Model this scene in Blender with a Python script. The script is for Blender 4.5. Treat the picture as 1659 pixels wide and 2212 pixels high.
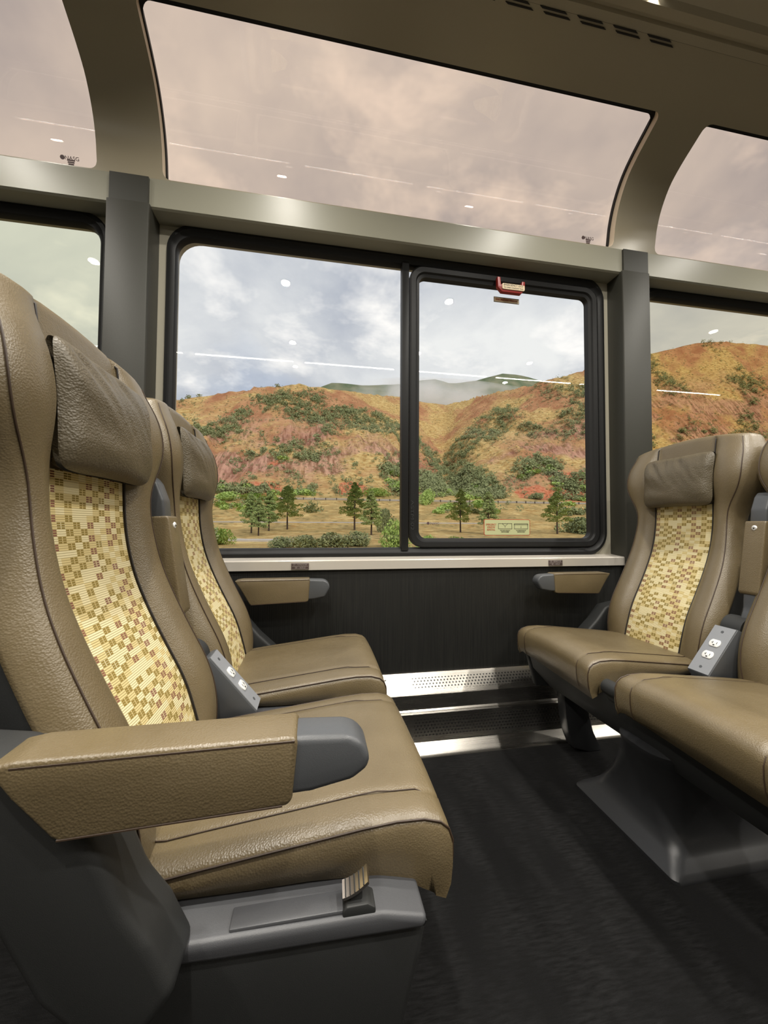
import bpy, bmesh, math, random
from mathutils import Vector, Matrix, noise
random.seed(7)
for o in list(bpy.data.objects): bpy.data.objects.remove(o)
SC = bpy.context.scene
COL = SC.collection
PI = math.pi
H = 0.945                       # eye height above the carpet; the floor lies at z = -H

# ------------------------------------------------------------------ camera
cd = bpy.data.cameras.new('camera'); cam = bpy.data.objects.new('camera', cd); COL.objects.link(cam)
cd.sensor_fit = 'HORIZONTAL'; cd.sensor_width = 36; cd.lens = 831/1659*36; cd.clip_start = .02; cd.clip_end = 6000
_r = Vector((0.98401713, -0.17799442, 0.00531681)); _d = Vector((0.01112125, 0.03162845, -0.99943782)); _f = Vector((0.1777262, 0.98352307, 0.03310246))
cam.matrix_world = Matrix((( _r.x, -_d.x, -_f.x, 0), (_r.y, -_d.y, -_f.y, 0), (_r.z, -_d.z, -_f.z, 0), (0, 0, 0, 1)))
SC.camera = cam
SC.cycles.volume_bounces = 4
SC.view_settings.view_transform = 'Standard'; SC.view_settings.look = 'None'
SC.view_settings.exposure = 0.0; SC.view_settings.gamma = 1; SC.view_settings.use_curve_mapping = False

# ------------------------------------------------------------------ node helper
class N:
    def __init__(s, tree): s.t = tree; s.n = tree.nodes; s.l = tree.links
    def new(s, typ, **k):
        n = s.n.new(typ)
        for a, b in k.items(): setattr(n, a, b)
        return n
    def put(s, sock, v):
        if isinstance(v, bpy.types.NodeSocket): s.l.new(v, sock)
        elif v is not None: sock.default_value = v
    def math(s, op, a, b=None, c=None):
        n = s.new('ShaderNodeMath', operation=op)
        s.put(n.inputs[0], a); s.put(n.inputs[1], b); s.put(n.inputs[2], c)
        return n.outputs[0]
    def noise(s, vec, scale, detail=3, rough=.5, dist=0, out='Fac'):
        n = s.new('ShaderNodeTexNoise'); s.put(n.inputs['Vector'], vec)
        n.inputs['Scale'].default_value = scale; n.inputs['Detail'].default_value = detail
        n.inputs['Roughness'].default_value = rough; n.inputs['Distortion'].default_value = dist
        return n.outputs[out]
    def voro(s, vec, scale, feature='F1', out='Distance'):
        n = s.new('ShaderNodeTexVoronoi', feature=feature); s.put(n.inputs['Vector'], vec); n.inputs['Scale'].default_value = scale
        return n.outputs[out]
    def mapr(s, v, a, b, c=0, d=1):
        n = s.new('ShaderNodeMapRange'); s.put(n.inputs[0], v)
        for i, x in enumerate((a, b, c, d)): n.inputs[i+1].default_value = x
        return n.outputs[0]
    def mix(s, f, a, b):
        n = s.new('ShaderNodeMix', data_type='RGBA'); s.put(n.inputs[0], f)
        for i, x in ((6, a), (7, b)):
            s.put(n.inputs[i], x if isinstance(x, bpy.types.NodeSocket) else (*x, 1))
        return n.outputs[2]
    def scale(s, vec, v):
        n = s.new('ShaderNodeMapping'); s.put(n.inputs[0], vec); n.inputs['Scale'].default_value = v
        return n.outputs[0]
    def sep(s, vec):
        n = s.new('ShaderNodeSeparateXYZ'); s.put(n.inputs[0], vec); return n.outputs
    def bump(s, h, strength, dist=.001):
        n = s.new('ShaderNodeBump'); n.inputs['Strength'].default_value = strength; n.inputs['Distance'].default_value = dist
        s.put(n.inputs['Height'], h); return n.outputs[0]

def mat(name, col=(.5, .5, .5), rough=.5, metal=0, spec=.5, fn=None, emit=None, estr=1, sheen=0):
    m = bpy.data.materials.new(name); m.use_nodes = True
    n = N(m.node_tree); b = m.node_tree.nodes['Principled BSDF']
    b.inputs['Base Color'].default_value = (*col, 1); b.inputs['Roughness'].default_value = rough
    b.inputs['Metallic'].default_value = metal; b.inputs['Specular IOR Level'].default_value = spec
    if sheen: b.inputs['Sheen Weight'].default_value = sheen
    if emit: b.inputs['Emission Color'].default_value = (*emit, 1); b.inputs['Emission Strength'].default_value = estr
    if fn: fn(n, b)
    return m
def obj_co(n): return n.new('ShaderNodeTexCoord').outputs['Object']

# ------------------------------------------------------------------ world: broken evening cloud
W = bpy.data.worlds.new('sky'); SC.world = W; W.use_nodes = True
wn = N(W.node_tree); bg = W.node_tree.nodes['Background']
wc = wn.new('ShaderNodeTexCoord').outputs['Generated']
sx = wn.sep(wc)
zz = wn.math('ADD', wn.math('MAXIMUM', sx[2], 0.0), .22)
cmb = wn.new('ShaderNodeCombineXYZ')
wn.put(cmb.inputs[0], wn.math('DIVIDE', sx[0], zz)); wn.put(cmb.inputs[1], wn.math('DIVIDE', sx[1], zz)); cmb.inputs[2].default_value = 3.3
n1 = wn.noise(cmb.outputs[0], 1.15, 7, .56, .35); n2 = wn.noise(cmb.outputs[0], 2.7, 5, .6, .2)
c1 = wn.mix(wn.mapr(n1, .36, .66), (.34, .37, .43), (.68, .69, .68))
c2 = wn.mix(wn.mapr(n2, .52, .74), c1, (.88, .86, .82))
c3 = wn.mix(wn.mapr(wn.noise(cmb.outputs[0], .9, 4, .5), .60, .78, 0, .65), c2, (.42, .52, .68))
c4 = wn.mix(wn.mapr(sx[2], -.02, .0), (.16, .13, .09), c3)
W.node_tree.links.new(c4, bg.inputs['Color']); bg.inputs['Strength'].default_value = 1.36

sun = bpy.data.lights.new('hill_fill_light', 'SUN'); sun.energy = 1.7; sun.angle = .35; sun.color = (1, .95, .87)  # sun-type lamp added to brighten the hills under an overcast sky
so = bpy.data.objects.new('hill_fill_light', sun); COL.objects.link(so); so.rotation_euler = Vector((-.25, 1.0, -.78)).to_track_quat('-Z', 'Y').to_euler()
def area(name, loc, size, power, col=(1, .95, .86), rot=(0, 0, 0), sizey=None, spread=None):
    l = bpy.data.lights.new(name, 'AREA'); l.energy = power; l.color = col; l.size = size
    if sizey: l.shape = 'RECTANGLE'; l.size_y = sizey
    else: l.shape = 'DISK'
    if spread: l.spread = spread
    o = bpy.data.objects.new(name, l); COL.objects.link(o); o.location = loc; o.rotation_euler = rot
    return o
P_DOWN, P_STRIP = 8.0, 4.0        # watts per downlight and per linear light

# ------------------------------------------------------------------ materials
def f_leather(n, b):
    co = obj_co(n)
    g = n.voro(co, 380, 'F1'); g2 = n.noise(co, 55, 4, .6); g3 = n.noise(co, 9, 3)
    n.put(b.inputs['Normal'], n.bump(n.math('ADD', n.math('MULTIPLY', g, .6), n.math('MULTIPLY', g2, .5)), .42, .0014))
    n.put(b.inputs['Base Color'], n.mix(n.mapr(g3, .3, .7), (.134, .100, .050), (.162, .123, .065)))
    n.put(b.inputs['Roughness'], n.mapr(g2, .2, .8, .32, .46)); b.inputs['Specular IOR Level'].default_value = .85; n.put(b.inputs['IOR'], 1.5)
M_LEA = mat('olive_brown_leather', rough=.45, fn=f_leather)
def f_pillow(n, b):
    co = obj_co(n)
    g = n.voro(co, 300, 'F1'); g2 = n.noise(co, 40, 4, .6)
    n.put(b.inputs['Normal'], n.bump(n.math('ADD', n.math('MULTIPLY', g, .5), n.math('MULTIPLY', g2, 1.3)), .6, .0025))
    n.put(b.inputs['Base Color'], n.mix(n.mapr(n.noise(co, 9), .3, .7), (.092, .074, .044), (.112, .090, .056)))
M_PIL = mat('dark_taupe_leather', rough=.42, fn=f_pillow)
M_PIPE = mat('dark_brown_piping', (.050, .030, .018), .5)
def f_weave(n, b):
    uv = n.new('ShaderNodeUVMap').outputs[0]; s = n.sep(uv)          # uv in metres
    cu = n.math('DIVIDE', s[0], .0192); cv = n.math('DIVIDE', s[1], .0112)
    iu = n.math('FLOOR', cu); iv = n.math('FLOOR', cv); fu = n.math('FRACT', cu); fv = n.math('FRACT', cv)
    c = n.new('ShaderNodeCombineXYZ'); n.put(c.inputs[0], iu); n.put(c.inputs[1], iv)
    wn_ = n.new('ShaderNodeTexWhiteNoise', noise_dimensions='2D'); n.put(wn_.inputs['Vector'], c.outputs[0]); rnd = wn_.outputs['Value']
    cc = n.new('ShaderNodeCombineXYZ'); n.put(cc.inputs[0], iu); n.put(cc.inputs[1], 7.3)
    wn2 = n.new('ShaderNodeTexWhiteNoise', noise_dimensions='2D'); n.put(wn2.inputs['Vector'], cc.outputs[0]); rc = wn2.outputs['Value']
    par = n.math('MODULO', n.math('ABSOLUTE', n.math('ADD', iu, iv)), 2)
    act = n.math('MULTIPLY', n.math('LESS_THAN', par, .5), n.math('GREATER_THAN', rnd, .30))
    du = n.math('FRACT', n.math('MULTIPLY', fu, 2)); dv = n.math('FRACT', n.math('MULTIPLY', fv, 3))
    dash = n.math('MULTIPLY', n.math('MULTIPLY', n.math('GREATER_THAN', du, .10), n.math('LESS_THAN', du, .92)),
                  n.math('MULTIPLY', n.math('GREATER_THAN', dv, .12), n.math('LESS_THAN', dv, .80)))
    rib = n.math('LESS_THAN', dv, .22)
    basec = n.mix(n.math('LESS_THAN', rnd, .45), (.62, .50, .23), (.72, .63, .37))
    basec = n.mix(n.math('MULTIPLY', rib, .40), basec, (.33, .24, .09))
    dcol = n.mix(n.math('GREATER_THAN', rc, .55), (.22, .150, .02), (.20, .075, .045))
    n.put(b.inputs['Base Color'], n.mix(n.math('MULTIPLY', act, dash), basec, dcol))
    n.put(b.inputs['Normal'], n.bump(n.math('SINE', n.math('MULTIPLY', s[1], 2*PI*3/.0112)), .35, .0008))
M_WEAVE = mat('woven_check_fabric', rough=.75, fn=f_weave)
def f_grain(c1, c2, sc=900, st=.25):
    def f(n, b):
        co = obj_co(n); g = n.noise(co, sc, 2)
        n.put(b.inputs['Base Color'], n.mix(g, c1, c2)); n.put(b.inputs['Normal'], n.bump(g, st, .0006))
    return f
M_SHELL = mat('charcoal_plastic', rough=.55, fn=f_grain((.016, .017, .017), (.024, .025, .025)))
M_GREY = mat('slate_grey_plastic', rough=.38, fn=f_grain((.066, .070, .076), (.082, .087, .094)))
M_BASE = mat('seat_base_plastic', rough=.42, fn=f_grain((.058, .060, .066), (.072, .074, .080)))
M_PED = mat('pedestal_plastic', rough=.36, fn=f_grain((.026, .027, .029), (.036, .037, .040)))
M_PLATE = mat('outlet_plate_grey', rough=.5, fn=f_grain((.22, .23, .25), (.27, .28, .30)))
M_WHITE = mat('white_plastic', (.80, .80, .78), .35)
M_DARK = mat('black_slot', (.01, .01, .01), .5)
M_BLACK = mat('black_strap', (.012, .009, .009), .6)
def f_lin(n, b):
    co = obj_co(n); g = n.noise(co, 600, 2)
    n.put(b.inputs['Base Color'], n.mix(g, (.38, .335, .24), (.42, .37, .27)))
M_LIN = mat('cream_gelcoat', rough=.22, spec=.5, fn=f_lin)
M_CREAM = mat('cream_wall', (.46, .43, .34), .45)
M_LEDGE = mat('warm_grey_ledge', (.31, .30, .235), .38)
M_REVEAL = mat('brightened_cream_reveal', (.80, .68, .52), .5)  # paler than the lining: light falling on the reveal is put into its colour
M_PILLAR = mat('dark_grey_pillar', rough=.5, fn=f_grain((.030, .030, .023), (.042, .041, .032), 500, .3))
M_SILL = mat('light_sill', (.56, .52, .46), .32, metal=.15)
M_RUB = mat('black_rubber', rough=.45, spec=.25, fn=f_grain((.010, .010, .010), (.016, .016, .016), 800, .3))
def f_panel(n, b):
    co = obj_co(n); g = n.noise(n.scale(co, (260, 1, 6)), 1.0, 2); w = n.math('SINE', n.math('MULTIPLY', n.sep(co)[0], 700))
    n.put(b.inputs['Base Color'], n.mix(n.mapr(g, .3, .7), (.004, .0042, .0036), (.011, .011, .009))); n.put(b.inputs['Normal'], n.bump(n.math('ADD', g, n.math('MULTIPLY', w, .3)), .4, .001))
M_PANEL = mat('black_ribbed_panel', rough=.6, fn=f_panel)
def f_carpet(n, b):
    co = obj_co(n)
    r = n.noise(n.scale(co, (25, 150, 1)), 1.0, 3, .6); bl = n.noise(n.scale(co, (9, 3.2, 1)), 1.0, 2, .5)
    k = n.mapr(bl, .40, .62); c = n.mix(k, (.006, .006, .0065), (.016, .016, .0165))
    n.put(b.inputs['Base Color'], n.mix(n.mapr(r, .35, .65), (.006, .006, .006), c))
    n.put(b.inputs['Normal'], n.bump(n.math('ADD', r, n.math('MULTIPLY', n.noise(co, 900, 2), .5)), .9, .004))
M_CARPET = mat('black_ribbed_carpet', rough=.9, spec=.2, sheen=.0, fn=f_carpet)
def f_steel(n, b):
    co = obj_co(n); s = n.sep(co)
    br = n.noise(n.scale(co, (2, 60, 400)), 1.0, 2)
    # staggered perforation, in fields along the cover
    def dots(z0, z1, x0, x1, sl=1.0):
        p = .0150
        u = n.math('DIVIDE', s[0], p); v = n.math('DIVIDE', s[2], p*.87*sl)
        row = n.math('MODULO', n.math('ABSOLUTE', n.math('FLOOR', v)), 2)
        du = n.math('SUBTRACT', n.math('FRACT', n.math('ADD', u, n.math('MULTIPLY', row, .5))), .5); dv = n.math('SUBTRACT', n.math('FRACT', v), .5)
        d = n.math('ADD', n.math('MULTIPLY', du, du), n.math('MULTIPLY', n.math('MULTIPLY', dv, dv), .76))
        m = n.math('LESS_THAN', d, .060)
        for sock, a, c in ((s[2], z0, z1), (s[0], x0, x1)):
            m = n.math('MULTIPLY', m, n.math('MULTIPLY', n.math('GREATER_THAN', sock, a), n.math('LESS_THAN', sock, c)))
        return m
    m = dots(-.708, -.668, .42, 1.4, .76)
    for a in ((-.708, -.668, -.6, .315, .76), (-.885, -.815, .42, 1.4)): m = n.math('MAXIMUM', m, dots(*a))
    n.put(b.inputs['Base Color'], n.mix(m, (.40, .38, .345), (.01, .01, .01)))
    n.put(b.inputs['Metallic'], n.math('SUBTRACT', 1, m)); n.put(b.inputs['Roughness'], n.mapr(br, .3, .7, .25, .28))
M_STEEL = mat('brushed_steel', rough=.3, metal=1, fn=f_steel)
M_CHROME = mat('polished_metal', (.75, .70, .65), .25, metal=1)
M_RED = mat('red_plastic', (.30, .02, .015), .4)
M_STICK = mat('tan_label', (.78, .64, .42), .5)
M_STICK2 = mat('pale_green_label', (.48, .50, .27), .5)
M_TXT = mat('dark_print', (.03, .025, .02), .6)
M_TXTR = mat('red_print', (.42, .07, .03), .6)
M_MARK = mat('etched_mark', (.10, .06, .06), .6)
M_TAG = mat('dark_brown_plate', (.085, .06, .055), .45)
M_TXTL = mat('pale_print', (.32, .28, .26), .6)
M_LED = mat('lit_lens', (.9, .9, .9), .4, emit=(1, .96, .88), estr=14)
M_STRIP = mat('lit_linear_lens', (.9, .9, .9), .4, emit=(1, .98, .90), estr=5)
M_VENT = mat('vent_slot_dark', (.012, .010, .008), .7)
def glass(name, tint, refl=.9):
    m = bpy.data.materials.new(name); m.use_nodes = True; t = m.node_tree; n = N(t)
    t.nodes.remove(t.nodes['Principled BSDF']); out = t.nodes['Material Output']
    tr = n.new('ShaderNodeBsdfTransparent'); tr.inputs[0].default_value = (*[c**.5 for c in tint], 1)
    gl = n.new('ShaderNodeBsdfGlossy'); gl.inputs['Roughness'].default_value = .0; gl.inputs[0].default_value = (refl, refl, refl, 1)
    fr = n.new('ShaderNodeFresnel'); fr.inputs[0].default_value = 1.5
    # same reflection seen from both faces of the pane
    geo = n.new('ShaderNodeNewGeometry'); dt = n.new('ShaderNodeVectorMath', operation='DOT_PRODUCT')
    n.put(dt.inputs[0], geo.outputs['Incoming']); n.put(dt.inputs[1], geo.outputs['Normal'])
    c = n.math('ABSOLUTE', dt.outputs['Value']); f = n.math('ADD', .035, n.math('MULTIPLY', n.math('POWER', n.math('SUBTRACT', 1, c), 5), .9))
    mx = n.new('ShaderNodeMixShader'); n.put(mx.inputs[0], f); n.put(mx.inputs[1], tr.outputs[0]); n.put(mx.inputs[2], gl.outputs[0])
    t.nodes.remove(fr)
    t.links.new(mx.outputs[0], out.inputs['Surface']); return m
G_CLEAR = glass('clear_glass', (1.0, 1.0, 1.0)); G_GREEN = glass('grey_green_glass', (.80, .80, .64)); G_YEL = glass('warm_tinted_glass', (.95, .87, .68))
G_SKY = glass('rose_tinted_glass', (.84, .66, .54))

# ------------------------------------------------------------------ mesh helpers
class MB:
    """collects geometry of one mesh; every vertex is shifted by -origin"""
    def __init__(s, org=(0, 0, 0)): s.v = []; s.f = []; s.o = Vector(org)
    def vert(s, p): s.v.append(Vector(p) - s.o); return len(s.v)-1
    def face(s, ids): s.f.append(tuple(ids))
    def quad(s, a, b, c, d): s.face([s.vert(p) for p in (a, b, c, d)])
    def box(s, x0, x1, y0, y1, z0, z1, bev=0, seg=2, fn=None):
        bm = bmesh.new(); bmesh.ops.create_cube(bm, size=1)
        for v in bm.verts: v.co = Vector(((x0+x1)/2+v.co.x*(x1-x0), (y0+y1)/2+v.co.y*(y1-y0), (z0+z1)/2+v.co.z*(z1-z0)))
        if bev: bmesh.ops.bevel(bm, geom=bm.edges[:], offset=bev, segments=seg, profile=.5, affect='EDGES')
        s.bm(bm, fn); return s
    def bm(s, bm, fn=None):
        k = len(s.v); bm.verts.index_update()
        for v in bm.verts: s.vert(fn(v.co) if fn else v.co)
        for f in bm.faces: s.face([k+v.index for v in f.verts])
        bm.free()
    def prism(s, pts, lo, hi, axis='y', bev=0, seg=2):
        """2-d outline extruded along an axis. axis y: pts are (x,z); x: (y,z); z: (x,y)"""
        def P(a, b, c): return {'y': (a, c, b), 'x': (c, a, b), 'z': (a, b, c)}[axis]
        bm = bmesh.new(); A = [bm.verts.new(P(a, b, lo)) for a, b in pts]; B = [bm.verts.new(P(a, b, hi)) for a, b in pts]
        n = len(pts)
        bm.faces.new(A); bm.faces.new(B[::-1])
        for i in range(n): bm.faces.new((A[i], B[i], B[(i+1) % n], A[(i+1) % n]))
        bmesh.ops.recalc_face_normals(bm, faces=bm.faces)
        if bev: bmesh.ops.bevel(bm, geom=bm.edges[:], offset=bev, segments=seg, profile=.5, affect='EDGES')
        s.bm(bm); return s
    def loft(s, rings, close=True, cap=True):
        idx = [[s.vert(p) for p in r] for r in rings]; n = len(rings[0])
        for a, b in zip(idx, idx[1:]):
            for i in range(n if close else n-1):
                j = (i+1) % n; s.face((a[i], a[j], b[j], b[i]))
        if cap and close: s.face(idx[0][::-1]); s.face(idx[-1])
        return s
    def tube(s, pts, r, n=6, closed=False):
        pts = [Vector(p) for p in pts]; rings = []
        for i, p in enumerate(pts):
            a = pts[i-1] if i else (pts[-1] if closed else p); b = pts[(i+1) % len(pts)] if (i < len(pts)-1 or closed) else p
            t = (b-a).normalized(); u = t.cross(Vector((0, 1, 0)) if abs(t.y) < .9 else Vector((1, 0, 0))).normalized(); w = t.cross(u)
            rr = r[i] if isinstance(r, (list, tuple)) else r
            rings.append([p+(u*math.cos(2*PI*k/n)+w*math.sin(2*PI*k/n))*rr for k in range(n)])
        if closed: rings.append(rings[0])
        return s.loft(rings, cap=not closed)
    def disc(s, c, r, axis, t, n=20, r2=None):
        """short cylinder along axis vector"""
        c = Vector(c); a = Vector(axis).normalized(); u = a.orthogonal().normalized(); w = a.cross(u); r2 = r if r2 is None else r2
        R = lambda o, q: [c+a*o+(u*math.cos(2*PI*k/n)+w*math.sin(2*PI*k/n))*q for k in range(n)]
        return s.loft([R(0, r), R(t, r2)])
    def build(s, name, m, parent=None, smooth=True, angle=40, sub=0, label=None):
        me = bpy.data.meshes.new(name); me.from_pydata([tuple(v) for v in s.v], [], s.f)
        bm = bmesh.new(); bm.from_mesh(me); bmesh.ops.remove_doubles(bm, verts=bm.verts, dist=1e-5); bmesh.ops.recalc_face_normals(bm, faces=bm.faces); bm.to_mesh(me); bm.free()
        me.materials.append(m)
        if smooth:
            me.polygons.foreach_set('use_smooth', [True]*len(me.polygons)); me.set_sharp_from_angle(angle=math.radians(angle))
        o = bpy.data.objects.new(name, me); COL.objects.link(o)
        if sub:
            md = o.modifiers.new('s', 'SUBSURF'); md.levels = sub; md.render_levels = sub
        if parent: o.parent = parent
        if label: o['label'] = label
        return o
def tag(o, label, cat, group=None, kind=None):
    o['label'] = label; o['category'] = cat
    if group: o['group'] = group
    if kind: o['kind'] = kind
    return o
def struct(o): o['kind'] = 'structure'; return o
def empty(name, loc, rz=0):
    o = bpy.data.objects.new(name, None); COL.objects.link(o); o.location = loc; o.rotation_euler.z = rz; o.empty_display_size = .1; return o
def copy_tree(o, parent=None):
    c = o.copy(); COL.objects.link(c); c.parent = parent
    for ch in [x for x in bpy.data.objects if x.parent == o]: copy_tree(ch, c)
    return c
def text(name, s, size, m, loc, rot, parent=None, width=None, ext=.0004, org=(0, 0, 0)):
    cu = bpy.data.curves.new(name, 'FONT'); cu.body = s; cu.size = size; cu.extrude = ext; cu.align_x = 'CENTER'; cu.align_y = 'CENTER'
    t = bpy.data.objects.new(name, cu); COL.objects.link(t); bpy.context.view_layer.update()
    me = bpy.data.meshes.new_from_object(t.evaluated_get(bpy.context.evaluated_depsgraph_get()))
    bpy.data.objects.remove(t)
    xs = [v.co.x for v in me.vertices]
    k = width/(max(xs)-min(xs)) if width and xs else 1
    for v in me.vertices: v.co.x *= k
    me.materials.clear(); me.materials.append(m)
    me.transform(Matrix.Translation(Vector(loc)-Vector(org)) @ rot.to_4x4())
    o = bpy.data.objects.new(name, me); COL.objects.link(o); o.parent = parent
    return o
from mathutils import Euler
ROT_WALL = Euler((PI/2, 0, 0)).to_matrix()          # faces -y, reads left to right along +x
def rrect(x0, x1, z0, z1, r, n=8):
    pts = []
    for cx, cz, a0 in ((x1-r, z1-r, 0), (x0+r, z1-r, 90), (x0+r, z0+r, 180), (x1-r, z0+r, 270)):
        for i in range(n+1):
            a = math.radians(a0+90*i/n); pts.append((cx+r*math.cos(a), cz+r*math.sin(a)))
    return pts
def ringprof(mb, outer, inner, prof):
    """sweep a profile [(t, y)] between two matched outlines, t=0 outer, t=1 inner"""
    mb.loft([[(a[0]+(b[0]-a[0])*t, y, a[1]+(b[1]-a[1])*t) for a, b in zip(outer, inner)] for t, y in prof], cap=False)
    return mb
def lerp(x, xs, ys):
    if x <= xs[0]: return ys[0]
    for a, b, c, d in zip(xs, xs[1:], ys, ys[1:]):
        if x <= b: return c+(d-c)*(x-a)/(b-a)
    return ys[-1]

# ------------------------------------------------------------------ the car body
BAY = 2.33; XC = .422; YF, YW = 1.66, 1.75
X0, X1 = XC-2.5*BAY, XC+2.5*BAY
CEIL = 1.885
fl = MB(); fl.box(X0, X1, -1.75, 1.75, -H-.04, -H); struct(fl.build('floor', M_CARPET, smooth=False))
PROF = [(1.66, 1.400), (1.652, 1.45), (1.640, 1.52), (1.612, 1.60), (1.565, 1.675), (1.51, 1.722), (1.44, 1.765), (1.385, 1.795), (1.30, 1.824), (1.19, 1.852)]
def prof_at(s):
    """s in 0..9 -> (y, z) on the curved lining, Catmull-Rom"""
    i = min(int(s), len(PROF)-2); t = s-i
    p = [Vector(PROF[max(0, min(len(PROF)-1, i+k))]) for k in (-1, 0, 1, 2)]
    return .5*((2*p[1])+(p[2]-p[0])*t+(2*p[0]-5*p[1]+4*p[2]-p[3])*t*t+(3*p[1]-p[0]-3*p[2]+p[3])*t**3)
def prof_off(s, d):
    a = prof_at(max(0, s-.02)); b = prof_at(min(8.99, s+.02)); t = (b-a).normalized(); nn = Vector((t.y, -t.x))
    if nn.x < 0: nn = -nn
    return prof_at(s)+nn*d
S0, S1 = .10, 7.12                                    # where the roof window opening starts and ends
OPEN = 1.045                                          # half width of that opening
def build_side(sg):
    side = 'right' if sg > 0 else 'left'
    Y = lambda y: y*sg
    # lower wall, recess, upper wall with window openings
    m = MB(); m.box(X0, X1, min(Y(1.672), Y(1.80)), max(Y(1.672), Y(1.80)), -H, -.193); struct(m.build('wall_%s_lower' % side, M_PANEL, smooth=False))
    m = MB()
    for k in range(-2, 3):
        c = XC+k*BAY
        outer = [(max(c-BAY/2, min(c+BAY/2, x)), z) for x, z in rrect(c-BAY/2, c+BAY/2, -.20, 1.40, .0005)]
        inner = rrect(c-1.035, c+1.035, -.135, 1.27, .10)
        ringprof(m, outer, inner, [(0, Y(YW)), (1, Y(YW)), (1, Y(1.84)), (0, Y(1.84))])
    struct(m.build('wall_%s' % side, M_CREAM, smooth=False))
    m = MB(); m.prism([(Y(1.66), -.193), (Y(1.66), -.156), (Y(1.664), -.1515), (Y(YW+.012), -.1435), (Y(YW+.012), -.193)], X0, X1, 'x'); struct(m.build('trim_%s_sill' % side, M_SILL, angle=30))
    m = MB(); m.prism([(Y(1.66), 1.283), (Y(1.66), 1.402), (Y(1.80), 1.41), (Y(1.80), 1.277), (Y(1.668), 1.277)], X0, X1, 'x'); struct(m.build('trim_%s_ledge' % side, M_LEDGE, angle=30))
    # steel heater cover along the floor
    m = MB(); m.prism([(Y(1.672), -.650), (Y(1.664), -.651), (Y(1.660), -.656), (Y(1.612), -.716), (Y(1.607), -.724), (Y(1.603), -.782), (Y(1.597), -.788), (Y(1.591), -.788), (Y(1.587), -.794), (Y(1.584), -.898), (Y(1.580), -.906), (Y(1.546), -.931), (Y(1.540), -.937), (Y(1.536), -H), (Y(1.672), -H)], X0, X1, 'x')
    struct(m.build('baseboard_%s' % side, M_STEEL, angle=25))
    # pillars
    for k in range(-2, 4):
        c = XC+(k-.5)*BAY
        m = MB()
        m.prism([(c-.078, Y(1.645)), (c+.075, Y(1.645)), (c+.078, Y(1.652)), (c+.078, Y(1.76)), (c-.081, Y(1.76)), (c-.081, Y(1.652))], -.20 if True else 0, 1.285, 'z', bev=.003)
        m.box(c-.071, c+.071, min(Y(1.648), Y(1.75)), max(Y(1.648), Y(1.75)), 1.27, 1.395)
        m.box(c-.078, c+.078, min(Y(1.645), Y(1.70)), max(Y(1.645), Y(1.70)), -.60, -.19)
        struct(m.build('trim_%s_pillar' % side, M_PILLAR, angle=30))
    # curved lining with an opening for each roof window
    m = MB(); rows = [0, .04]+[S0+(S1-S0)*t for t in (0, .004, .01, .02, .035, .05)]+[S0+(S1-S0)*t for t in [i/24 for i in range(2, 23)]]+[S1-(S1-S0)*t for t in (.05, .035, .02, .01, .004, 0)]+[7.4, 7.8, 8.2, 8.6, 8.99]
    R3 = lambda x, s, d: (x, Y(prof_off(s, d).x), prof_off(s, d).y)
    def hw(s):
        r = .03; e = None
        for lim, sgn in ((S0, 1), (S1, -1)):
            d = abs(prof_at(s)-prof_at(lim)).real if False else (prof_at(s)-prof_at(lim)).length
            if d < r: e = max(e or 0, r-math.sqrt(max(0, r*r-(r-d)**2)))
        return OPEN-(e or 0)
    rv = MB()
    for k in range(-2, 3):
        c = XC+k*BAY; L, Rr = c-BAY/2, c+BAY/2
        for a, b in zip(rows, rows[1:]):
            ins = a >= S0-1e-6 and b <= S1+1e-6
            if not ins:
                m.quad(R3(L, a, 0), R3(Rr, a, 0), R3(Rr, b, 0), R3(L, b, 0))
            else:
                ha, hb = hw(a), hw(b)
                m.quad(R3(L, a, 0), R3(c-ha, a, 0), R3(c-hb, b, 0), R3(L, b, 0)); m.quad(R3(c+ha, a, 0), R3(Rr, a, 0), R3(Rr, b, 0), R3(c+hb, b, 0))
                for q in (-1, 1):
                    rv.quad(R3(c+q*ha, a, 0), R3(c+q*hb, b, 0), R3(c+q*hb, b, .034), R3(c+q*ha, a, .034))
    struct(m.build('wall_%s_cove' % side, M_LIN)); struct(rv.build('trim_%s_reveal' % side, M_REVEAL))
    # outer shell over the lining keeps daylight out between the windows
    sh = MB(); rr = [i*.5 for i in range(0, 18)]
    for k in range(-2, 4):
        c = XC+(k-.5)*BAY
        for a, b in zip(rr, rr[1:]): sh.quad(R3(c-.10, a, .075), R3(c+.10, a, .075), R3(c+.10, b, .075), R3(c-.10, b, .075))
    for a, b in ((S1-.05, 8), (8, 8.99)): sh.quad(R3(X0, a, .075), R3(X1, a, .075), R3(X1, b, .075), R3(X0, b, .075))
    struct(sh.build('roof_shell_%s' % side, M_SHELL))
    # roof windows: gasket and curved pane
    for k in range(-2, 3):
        c = XC+k*BAY
        root = empty('window_%d' % (k+3+(5 if sg < 0 else 0)), (c, Y(1.66), 1.40)); root['kind'] = 'structure'
        root.name = 'window_%d' % (k+13+(5 if sg < 0 else 0)); org = root.location
        g = MB(org); SS = [S0+(S1-S0)*i/30 for i in range(31)]
        h = OPEN+.03
        a0, a1 = S0-.02, S1+.03
        SS = [a0+(a1-a0)*i/30 for i in range(31)]
        wd = .035
        def ring(d):
            return
        for q in (-1, 1):
            for a, b in zip(SS, SS[1:]):
                for d0, d1, xa, xb in ((.034, .034, h, h-wd), (.034, .050, h-wd, h-wd)):
                    g.quad(R3(c+q*xa, a, d0), R3(c+q*xa, b, d0), R3(c+q*xb, b, d1), R3(c+q*xb, a, d1))
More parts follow.
